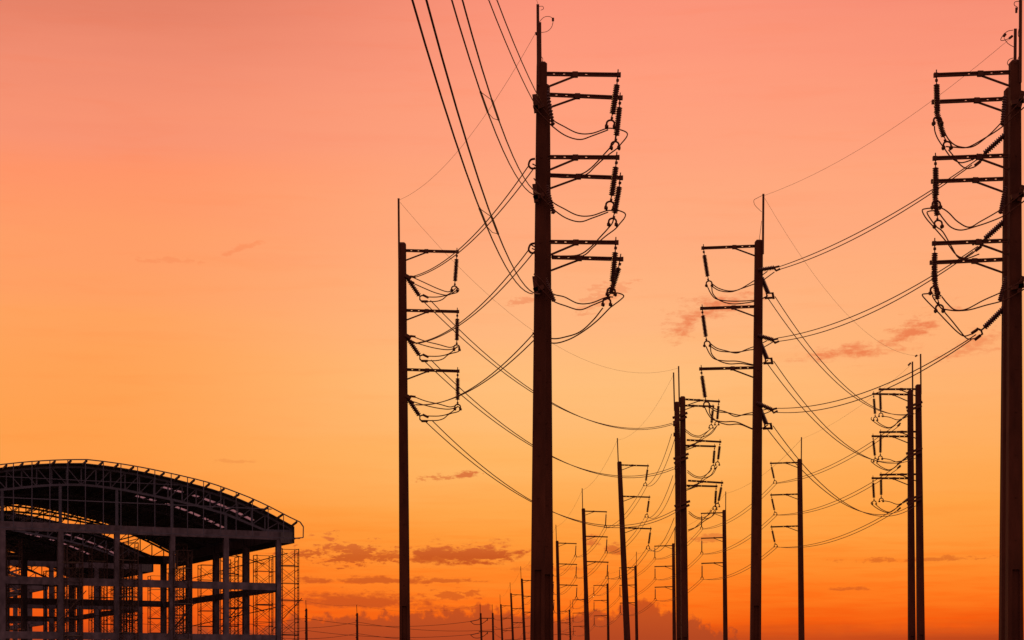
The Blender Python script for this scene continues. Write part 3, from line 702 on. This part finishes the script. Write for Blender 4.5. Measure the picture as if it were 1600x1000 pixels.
for k in range(3):
    seq = [startR[k]] + [p['att'][k] for p in Rp]
    for i in range(len(seq) - 1):
        lb = '%s wire pair from %s to %s' % (LV[k], namesR[i], namesR[i + 1])
        if i == 0: span(lb, seq[0], seq[1], via=((1340, 707), (1340, 769), (1340, 829))[k], r=.02, sep=.3, group='wire pairs sagging along the left-armed row')
        else: span(lb, seq[i], seq[i + 1], sag=.85, r=.02, sep=.3, parts=i < 3, group='wire pairs sagging along the left-armed row')
# earth wires between the masts
EG = 'thin earth wires between mast tips'
def earth(label, A, B, via=None, sag=.6, r=.0055): span(label, A, B, via=via, sag=sag, r=r, twin=False, name='earth_wire', cat='earth wire', group=EG)
earth('hair-thin wire from the slender corner pole mast up to the tallest pole', L1['mast'], P(836, 53, ZN - .1), via=(740, 205))
earth('hair-thin wire above the tallest pole running up out of the frame', P(841, 8, ZN - .1), Vector((-6, -6, 21)), sag=.6)
earth('hair-thin wire crossing behind the tallest pole to the middle-distance twin mast', P(625, 316, ZL), PA1['mast'], via=(864, 537))
earth('hair-thin wire from the left-armed corner mast up to the right-edge pole', R1['mast'], P(1582, 57, NR2['Z']), via=(1400, 197))
earth('hair-thin wire from the left-armed corner mast down to the lower right twin', P(1195, 310, ZR), PB1['mast'], via=(1330, 498))
earth('hair-thin wire from the lower right twin mast to the solitary left-armed pole', PB2['mast'], Rp[0]['mast'], via=(1340, 637))
earth('hair-thin wire from the middle-distance twin mast down to the leaning pole', PA2['mast'], Lp[0]['mast'], via=(998, 669))
for seq, nm in ((Lp, names), (Rp, namesR)):
    for i in range(len(seq) - 1):
        earth('thin wire between masts of %s and %s' % (nm[i + 1], nm[i + 2]), seq[i]['mast'], seq[i + 1]['mast'], sag=.75, r=.009)
# the line crossing to the left
(xa, ya, za), (xb, yb_, zb) = FX
CG = 'brownish distant wires low over the horizon'
def far(label, A, B, via=None, sag=1.0): span(label, A, B, via=via, sag=sag, r=.045, twin=False, group=CG)
far('upper distant wire from the two-legged frame to the pole by the scaffolding', P(735, 971, Zh), P(479, 966, za), via=(600, 978.4))
far('lower distant wire from the two-legged frame to the pole by the scaffolding', P(735, 991.5, Zh), P(479, 985, za), via=(600, 995.5))
far('upper distant wire right of the middle bare pole, passing behind the frame', P(559, 972, zb), P(900, 965, 470), via=(720, 986))
far('lower distant wire right of the middle bare pole, near the bottom edge', P(559, 990, zb), P(900, 986, 470), via=(720, 1003))
far('upper distant wire between the middle bare pole and the building', P(557, 972, zb), P(380, 973, 440), via=(466, 981.5))
far('lower distant wire between the middle bare pole and the building', P(557, 990, zb), P(380, 988, 440), via=(466, 998))
far('upper distant wire running behind the building from the pole by the scaffolding', P(478, 966, za), P(190, 972, 425), via=(380, 976))
far('lower distant wire running behind the building from the pole by the scaffolding', P(478, 985, za), P(190, 988, 425), via=(380, 993))
span('faint thin wire joining the masts of the two distant bare poles', P(478, 939, za), P(557, 945, zb), sag=.5, r=.015, twin=False, name='earth_wire', cat='earth wire', group=EG)
span('faint thin wire from the middle bare mast to the two-legged frame', P(557, 945, zb), P(750, 945, Zh), sag=1.6, r=.015, twin=False, name='earth_wire', cat='earth wire', group=EG)

# ------------------------------------------------------------------ the unfinished halls
U = Vector((.8974, .4413, 0)).normalized(); V = Vector((-U.y, U.x, 0)); O = Vector((-23.55, 200, EYE))
def B(u, v, z): return O + U * u + V * v + Vector((0, 0, z))       # z is measured from eye level
def uz(x, y, v=0):
    q = O + V * v
    m = (x - 800) / F; u = (m * q.y - q.x) / (U.x - U.y * m); return u, (HOR - y) * (q.y + U.y * u) / F
def table(pts, z0, v=0):
    q = [uz(*p, v) for p in pts]; return [(UP, z0)] + sorted(p for p in q if p[0] > UP + .3)
UP = -20.0
TOP = table([(130, 724.3), (160, 726.6), (190, 730.6), (225, 737), (268, 746.6), (310, 757.8), (336, 765), (354, 771), (372, 778), (390, 785.8), (408, 794.4), (433, 807.6), (459, 822)], 22.56, -.55)
LOW = table([(160, 760.5), (195, 766), (230, 773), (270, 781), (310, 791), (355, 804), (400, 823), (435, 838.5)], 20.50)
VR = -2.2
RAIL = table([(160, 720.6), (195, 725.5), (230, 731.7), (278, 742), (318, 751.5), (345, 760), (369, 769), (394.5, 779), (419, 790.5), (443, 803), (463, 813.5), (469, 815.8)], 22.70, VR)
UE = TOP[-1][0]
def ev(tab, u):
    if u < UP: u = 2 * UP - u
    if u >= tab[-1][0]: return tab[-1][1]
    for (a, b), (c, d) in zip(tab, tab[1:]):
        if a <= u <= c: return b + (d - b) * (u - a) / (c - a)
BAY = 10.2; CB = 5.507; ZT = 16.7; ZBm = 15.87
UEL = 2 * UP - UE
def seg(mb, a, b, w, h=None): mb.bar(B(*a), B(*b), w, h)
NC = 8
def arch(t, v0, w=.22, name='arch_truss', m='steel', verticals=True):
    mb = MB(); n = 30; us = [UEL + (UE - UEL) * i / n for i in range(n + 1)]
    for a, b in zip(us, us[1:]):
        seg(mb, (a, v0, ev(TOP, a) - .34), (b, v0, ev(TOP, b) - .34), w)
        la, lb = max(ev(LOW, a), ZT + .1), max(ev(LOW, b), ZT + .1)
        seg(mb, (a, v0, la), (b, v0, lb), w)
    for i, u in enumerate(us):
        lo = max(ev(LOW, u), ZT + .1); hi = ev(TOP, u) - .34
        seg(mb, (u, v0, lo), (u, v0, hi), w * .55)
        if i < n:
            u2 = us[i + 1]
            if (u + u2) / 2 < UP: seg(mb, (u, v0, hi), (u2, v0, max(ev(LOW, u2), ZT + .1)), w * .42)
            else: seg(mb, (u, v0, lo), (u2, v0, ev(TOP, u2) - .34), w * .42)
    return mb.build(name, m, t)
def hall(label, v0, bays, front_detail, sky_v, frame_v, covered=True):
    t = thing('unfinished_hall', label, 'building', B(0, v0, -EYE), 'unfinished arched halls behind one another')
    v1 = v0 + bays * BAY; n = 40
    us = [UEL + (UE - UEL) * i / n for i in range(n + 1)]
    # roof sheet in bands, leaving the skylight rows open
    bands = []; cur = v0 - .55
    for s in sky_v: bands.append((cur, s, False)); bands.append((s, s + 1.15, True)); cur = s + 1.15
    bands.append((cur, v1 + .5, False))
    roof = MB(); panes = []
    def sheet(mb, a, b, va, vb):
        za, zb_ = ev(TOP, a) - .06, ev(TOP, b) - .06; th = .06
        mb.prism([B(a, va, za), B(b, va, zb_), B(b, va, zb_ + th), B(a, va, za + th)], [B(a, vb, za), B(b, vb, zb_), B(b, vb, zb_ + th), B(a, vb, za + th)])
    for va, vb, s in (bands if covered else []):
        run = None
        for i in range(n):
            mid = (us[i] + us[i + 1]) / 2
            glass = s and (-10.6 < mid < -.9 + (0 if s > 1 else 0)) and i % 7 != 3
            if glass:
                if run is None: run = MB(); panes.append(run)
                sheet(run, us[i], us[i + 1], va, vb)
            else:
                run = None; sheet(roof, us[i], us[i + 1], va, vb)
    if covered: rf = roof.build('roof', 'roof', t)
    for p in panes: p.build('skylight', 'sky', rf)
    # purlins, running out past the front edge
    pu = MB(); k = 0; u = UEL + .3
    np_ = 29 if covered else 12
    for i in range(np_):
        u = UEL + .25 + (UE - UEL - .5) * i / (np_ - 1)
        sl = (ev(TOP, u + .3) - ev(TOP, u - .3)) / .6
        seg(pu, (u, v0 - .5, ev(TOP, u) - .17), (u, v1 + .4, ev(TOP, u) - .17), .12, .2)
    pu.build('purlins', 'steel', t)
    # ribs and trusses
    for k in range(bays + 1):
        arch(t, v0 + k * BAY, .22 if k == 0 else .2)
    br = MB()
    for k in range(bays):
        for i in range(2, n - 2, 4):
            a, b = us[i], us[i + 2]
            seg(br, (a, v0 + k * BAY, ev(LOW, a) + .2), (b, v0 + (k + 1) * BAY, ev(TOP, b) - .3), .08)
            seg(br, (b, v0 + k * BAY, ev(TOP, b) - .4), (a, v0 + (k + 1) * BAY, ev(LOW, a) + .2), .08)
        for i in range(3, n - 2, 5):
            seg(br, (us[i], v0 + k * BAY, max(ev(LOW, us[i]), ZT + .2)), (us[i], v0 + (k + 1) * BAY, max(ev(LOW, us[i]), ZT + .2)), .12)
    br.build('bracing', 'steel', t)
    # corrugated eave boxes left and right
    for s, ue in (((1, UE), (-1, UEL)) if covered else ()):
        m = MB(); z0, z1 = uz(460, 849.5)[1], ev(TOP, ue) - .02
        k = 0; vv = v0 - .4; step = .28
        P0 = []
        while vv < v1 + .4:
            P0.append((vv, .0 if k % 2 else .09)); vv += step; k += 1
        for (a, da), (b, db) in zip(P0, P0[1:]):
            m.prism([B(ue + s * da, a, z0), B(ue + s * db, b, z0), B(ue + s * db, b, z1), B(ue + s * da, a, z1)],
                    [B(ue + s * (da + .04), a, z0), B(ue + s * (db + .04), b, z0), B(ue + s * (db + .04), b, z1), B(ue + s * (da + .04), a, z1)])
        # front return of the box
        uu = 0.08; k = 0
        lim = abs(ue) if s > 0 else 1.4
        while uu < lim - .14:
            ub = ue - s * (lim - uu); ub2 = ue - s * (lim - uu - .16)
            m.prism([B(ub, v0 - .42 + (k % 2) * .05, z0), B(ub2, v0 - .42 + ((k + 1) % 2) * .05, z0), B(ub2, v0 - .42 + ((k + 1) % 2) * .05, ZT - .02), B(ub, v0 - .42 + (k % 2) * .05, ZT - .02)],
                    [B(ub, v0 - .38 + (k % 2) * .05, z0), B(ub2, v0 - .38 + ((k + 1) % 2) * .05, z0), B(ub2, v0 - .38 + ((k + 1) % 2) * .05, ZT - .02), B(ub, v0 - .38 + (k % 2) * .05, ZT - .02)])
            uu += .16; k += 1
        m.build('eave_box', 'roof', t)
    if front_detail:
        vr = v0 + VR; m = MB(); ur = RAIL[-1][0]
        un = 40; ru = [2 * UP - ur + (2 * ur - 2 * UP) * i / un for i in range(un + 1)]
        for a, b in zip(ru, ru[1:]): seg(m, (a, vr, ev(RAIL, a)), (b, vr, ev(RAIL, b)), .10)
        pe = [uz(469, 815.8, VR), uz(474, 823, VR), uz(473.7, 840, VR), uz(461, 841, VR)]
        for sgn in (1, -1):
            q = lambda u: u if sgn > 0 else 2 * UP - u
            for (a, b), (c, d) in zip(pe, pe[1:]): seg(m, (q(a), vr, b), (q(c), vr, d), .10)
            seg(m, (q(pe[3][0]), vr, pe[3][1]), (q(UE), v0, pe[3][1]), .14)
        m.build('edge_rail', 'steel', t)
        for i in range(29):
            u = UEL + .25 + (UE - UEL - .5) * i / 28
            m = MB(); m.bar(B(u, v0 - .52, ev(TOP, u) - .15), B(u, vr + .05, ev(RAIL, u) - .1), .13, .2); m.build('outrigger', 'rust', t)
        m = MB(); zb = uz(461, 841, VR)[1]
        vx = [uz(x, 800, VR)[0] for x in (-92, -64, -36, -8, 21, 50, 78, 106, 133.5, 161.5, 189, 215, 242, 267.5, 293, 318, 345, 369, 394.5, 419, 443)]
        vx += [2 * UP - u for u in vx if 2 * UP - u < min(vx) - .8]
        for u in vx: seg(m, (u, vr, zb), (u, vr, ev(RAIL, u)), .075)
        for z in (zb, 18.75):
            hi_u = ur
            while ev(RAIL, hi_u) < z + .1: hi_u -= .2
            seg(m, (2 * UP - hi_u, vr + .05, z), (hi_u, vr + .05, z), .09)
        hi_u = -10.5
        seg(m, (2 * UP - hi_u, v0 - .3, 20.9), (hi_u, v0 - .3, 20.9), .08)
        m.build('girts', 'steel', t)
        for k in range(1, NC - 1):
            u = -k * CB; m = MB(); seg(m, (u, v0, ZT), (u, v0, max(ev(LOW, u), ZT + .2)), .26); m.build('arch_post', 'steel', t)
    # concrete frame
    cols = []
    for k in range(bays + 1):
        v = v0 + k * BAY; full = k in frame_v
        for j in range(NC):
            if full or j in (0, NC - 1): cols.append((j, k, v))
    for j, k, v in cols:
        m = MB(); w = .50 if k == 0 else .62; zz = ZBm
        c = B(-j * CB, v, 0); pr = lambda z, w=w: [c + U * a * w / 2 + V * b * w / 2 + Vector((0, 0, z)) for a, b in ((-1, -1), (1, -1), (1, 1), (-1, 1))]
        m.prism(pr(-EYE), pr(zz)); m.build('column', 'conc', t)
    UL = -(NC - 1) * CB
    for k in range(bays + 1):
        v = v0 + k * BAY
        if k in frame_v:
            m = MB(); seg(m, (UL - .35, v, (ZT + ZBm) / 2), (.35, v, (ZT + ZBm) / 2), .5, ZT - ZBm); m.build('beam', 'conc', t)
            for z0, hh in ((11.15, .72), (5.95, .7), (.9, .7)):
                m = MB(); seg(m, (UL + .36, v, z0), (-.36, v, z0), .46, hh); m.build('beam', 'conc', t)
        if k < bays:
            for j in (0, NC - 1):
                m = MB(); seg(m, (-j * CB, v + .25, (ZT + ZBm) / 2 - .01), (-j * CB, v + BAY - .25, (ZT + ZBm) / 2 - .01), .44, ZT - ZBm - .02); m.build('side_beam', 'conc', t)
                for z0, hh in ((11.02, .66), (5.85, .6)):
                    m = MB(); seg(m, (-j * CB, v + .4, z0), (-j * CB, v + BAY - .4, z0), .40, hh); m.build('side_beam', 'conc', t)
    return t
h1 = hall('large unfinished hall in front, arched steel roof on concrete frame with pale skylights', 0, 4, True, (5.2, 15.0), (0, 4))
h2 = hall('second arched hall seen under the front roof, its eave ending mid building', 5 * BAY, 4, False, (5 * BAY + 8, 5 * BAY + 17), (0, 4))
h3 = hall('rearmost hall at far left, bare arches without roof sheets', 10 * BAY, 4, False, (10 * BAY + 8,), (0, 4), False)

# ------------------------------------------------------------------ scaffold towers
def tube2(mb, a, b, r=.03): mb.tube([a, b], r, 5)
def scaffold(label, u, v, ztop, w=1.75, dp=1.2, zstep=1.75, seed=0):
    rnd = random.Random(seed)
    t = thing('scaffold_tower', label, 'scaffold', B(u, v, -EYE), 'scaffold towers around the unfinished halls')
    c = [(-w / 2, -dp / 2), (w / 2, -dp / 2), (w / 2, dp / 2), (-w / 2, dp / 2)]
    q = lambda i, z: B(u + c[i][0], v + c[i][1], z)
    zs = []; z = ztop
    while z > -EYE: zs.append(z); z -= zstep
    zs.append(-EYE)
    for side in (0, 1):
        m = MB(); i, j = ((0, 3), (1, 2))[side]
        tube2(m, q(i, -EYE), q(i, ztop), .048); tube2(m, q(j, -EYE), q(j, ztop), .048)
        for z in zs[:-1]:
            tube2(m, q(i, z - .03), q(j, z - .03), .04); tube2(m, q(i, z - .45), q(j, z - .45), .03)
        # ladder rungs inside the end frame
        a = lambda f, z: q(i, z).lerp(q(j, z), f)
        tube2(m, a(.36, 3), a(.36, ztop - .45), .03)
        z = ztop - .6
        while z > 3: tube2(m, q(i, z), a(.36, z), .024); z -= .3
        m.build('end_frame', 'rust', t)
    m = MB()
    for a, b in zip(zs, zs[1:]):
        for i, j in ((0, 1), (3, 2)):
            if rnd.random() < .08: continue
            tube2(m, q(i, a - .3), q(j, b + .15), .022); tube2(m, q(j, a - .3), q(i, b + .15), .022)
            if rnd.random() < .75: tube2(m, q(i, a), q(j, a), .03)
    m.build('cross_brace', 'rust', t)
    for k, z in enumerate(zs[1:-1:2]):
        m = MB(); ex = rnd.uniform(-.5, .5)
        m.bar(B(u - w / 2 - .2 + ex * .4, v - .2, z + .06), B(u + w / 2 + .2 + ex, v - .15, z + .06 + rnd.uniform(-.05, .08)), .5, .05); m.build('plank', 'plank', t)
    if seed % 2 == 0:
        m = MB(); z = ztop - 6 - rnd.random()
        tube2(m, B(u - w / 2 - 1.2, v - .7, z - 1.6), B(u + w / 2 + .3, v - .7, z + 1.8), .045); m.build('pipe', 'rust', t)
    return t
S1 = [('tallest scaffold tower outside the building corner column', 1.45, 1.0, 15.1),
      ('scaffold tower between the first two right-side columns', 1.6, 9.3, 15.0),
      ('scaffold tower behind the second front column from the right', 1.4, 17.5, 15.0),
      ('scaffold tower left of the third side column', 1.5, 28.5, 15.1),
      ('scaffold tower left of the fourth side column', 1.4, 38.5, 15.0),
      ('scaffold tower under the second hall eave', 1.6, 49.5, 15.0),
      ('scaffold tower under the second hall, behind the third front column', 1.5, 60, 15.1),
      ('scaffold tower beneath the far part of the second hall', 1.4, 71, 15.0)]
for k, (lb, u, v, z) in enumerate(S1): scaffold(lb, u, v, z, seed=k)
S2 = [('scaffold tower just inside the hall beside second front column from right', -4.4, 2.2, 14.2),
      ('scaffold tower just inside the hall beside third front column from right', -9.8, 2.0, 15.2),
      ('scaffold tower inside the hall right of the fourth front column', -15.0, 3.0, 13.2),
      ('scaffold tower inside the hall left of the fourth front column', -17.9, 1.8, 15.0),
      ('scaffold tower in the leftmost open bay of the front', -20.7, 3.1, 14.3),
      ('scaffold tower near the left frame edge', -26.2, 1.7, 15.2),
      ('scaffold tower deep inside below the rear arch, right part', -7.5, 33, 14.0),
      ('scaffold tower deep inside below the rear arch, middle', -14.5, 36, 14.4),
      ('narrow scaffold tower in front of the fifth front column from right', -21.0, -1.0, 14.6),
      ('narrow scaffold tower in front of the fourth front column from right', -15.6, -1.0, 15.0),
      ('narrow scaffold tower in front of the third front column from right', -10.2, -.9, 14.4),
      ('scaffold tower between third and fourth front columns, deep inside', -12.6, 12, 14.8),
      ('scaffold tower between second and third front columns, deep inside', -6.6, 14, 13.6),
      ('scaffold tower between fifth and sixth front columns, deep inside', -25, 13, 14.8),
      ('scaffold tower under the second hall front beam, left of middle', -9.5, 53, 14.6),
      ('scaffold tower under the second hall front beam, toward the left edge', -19.5, 55, 14.8),
      ('scaffold tower at the very left edge inside the hall', -30.2, 4.0, 14.0)]
for k, (lb, u, v, z) in enumerate(S2): scaffold(lb, u, v, z, w=1.5, seed=20 + k)
# long lifting pipes slung between the side columns
PG = 'long steel pipes tied along the side of the hall'
for k, (lb, a, b) in enumerate((('long steel pipe rising right below the eave between side columns', (1.0, 41, 13.6), (.6, -1, 14.5)),
        ('long steel pipe rising right above the bottom floor beams', (1.0, 41, 8.0), (.6, 0, 9.3)),
        ('short diagonal prop under the eave near the corner column', (.8, 16, 15.4), (.9, 7, 13.9)),
        ('short diagonal prop below the middle floor beam', (.8, 16, 10.6), (.9, 7, 9.0)))):
    A_, B_ = B(*a), B(*b); base = A_.lerp(B_, .5)
    m = MB(); m.tube([A_ - base, B_ - base], .05, 6); o = m.build('steel_pipe', 'rust'); o.location = base
    o['label'] = lb; o['category'] = 'pipe'; o['group'] = PG

for o in bpy.data.objects:
    if '_base' in o: del o['_base']
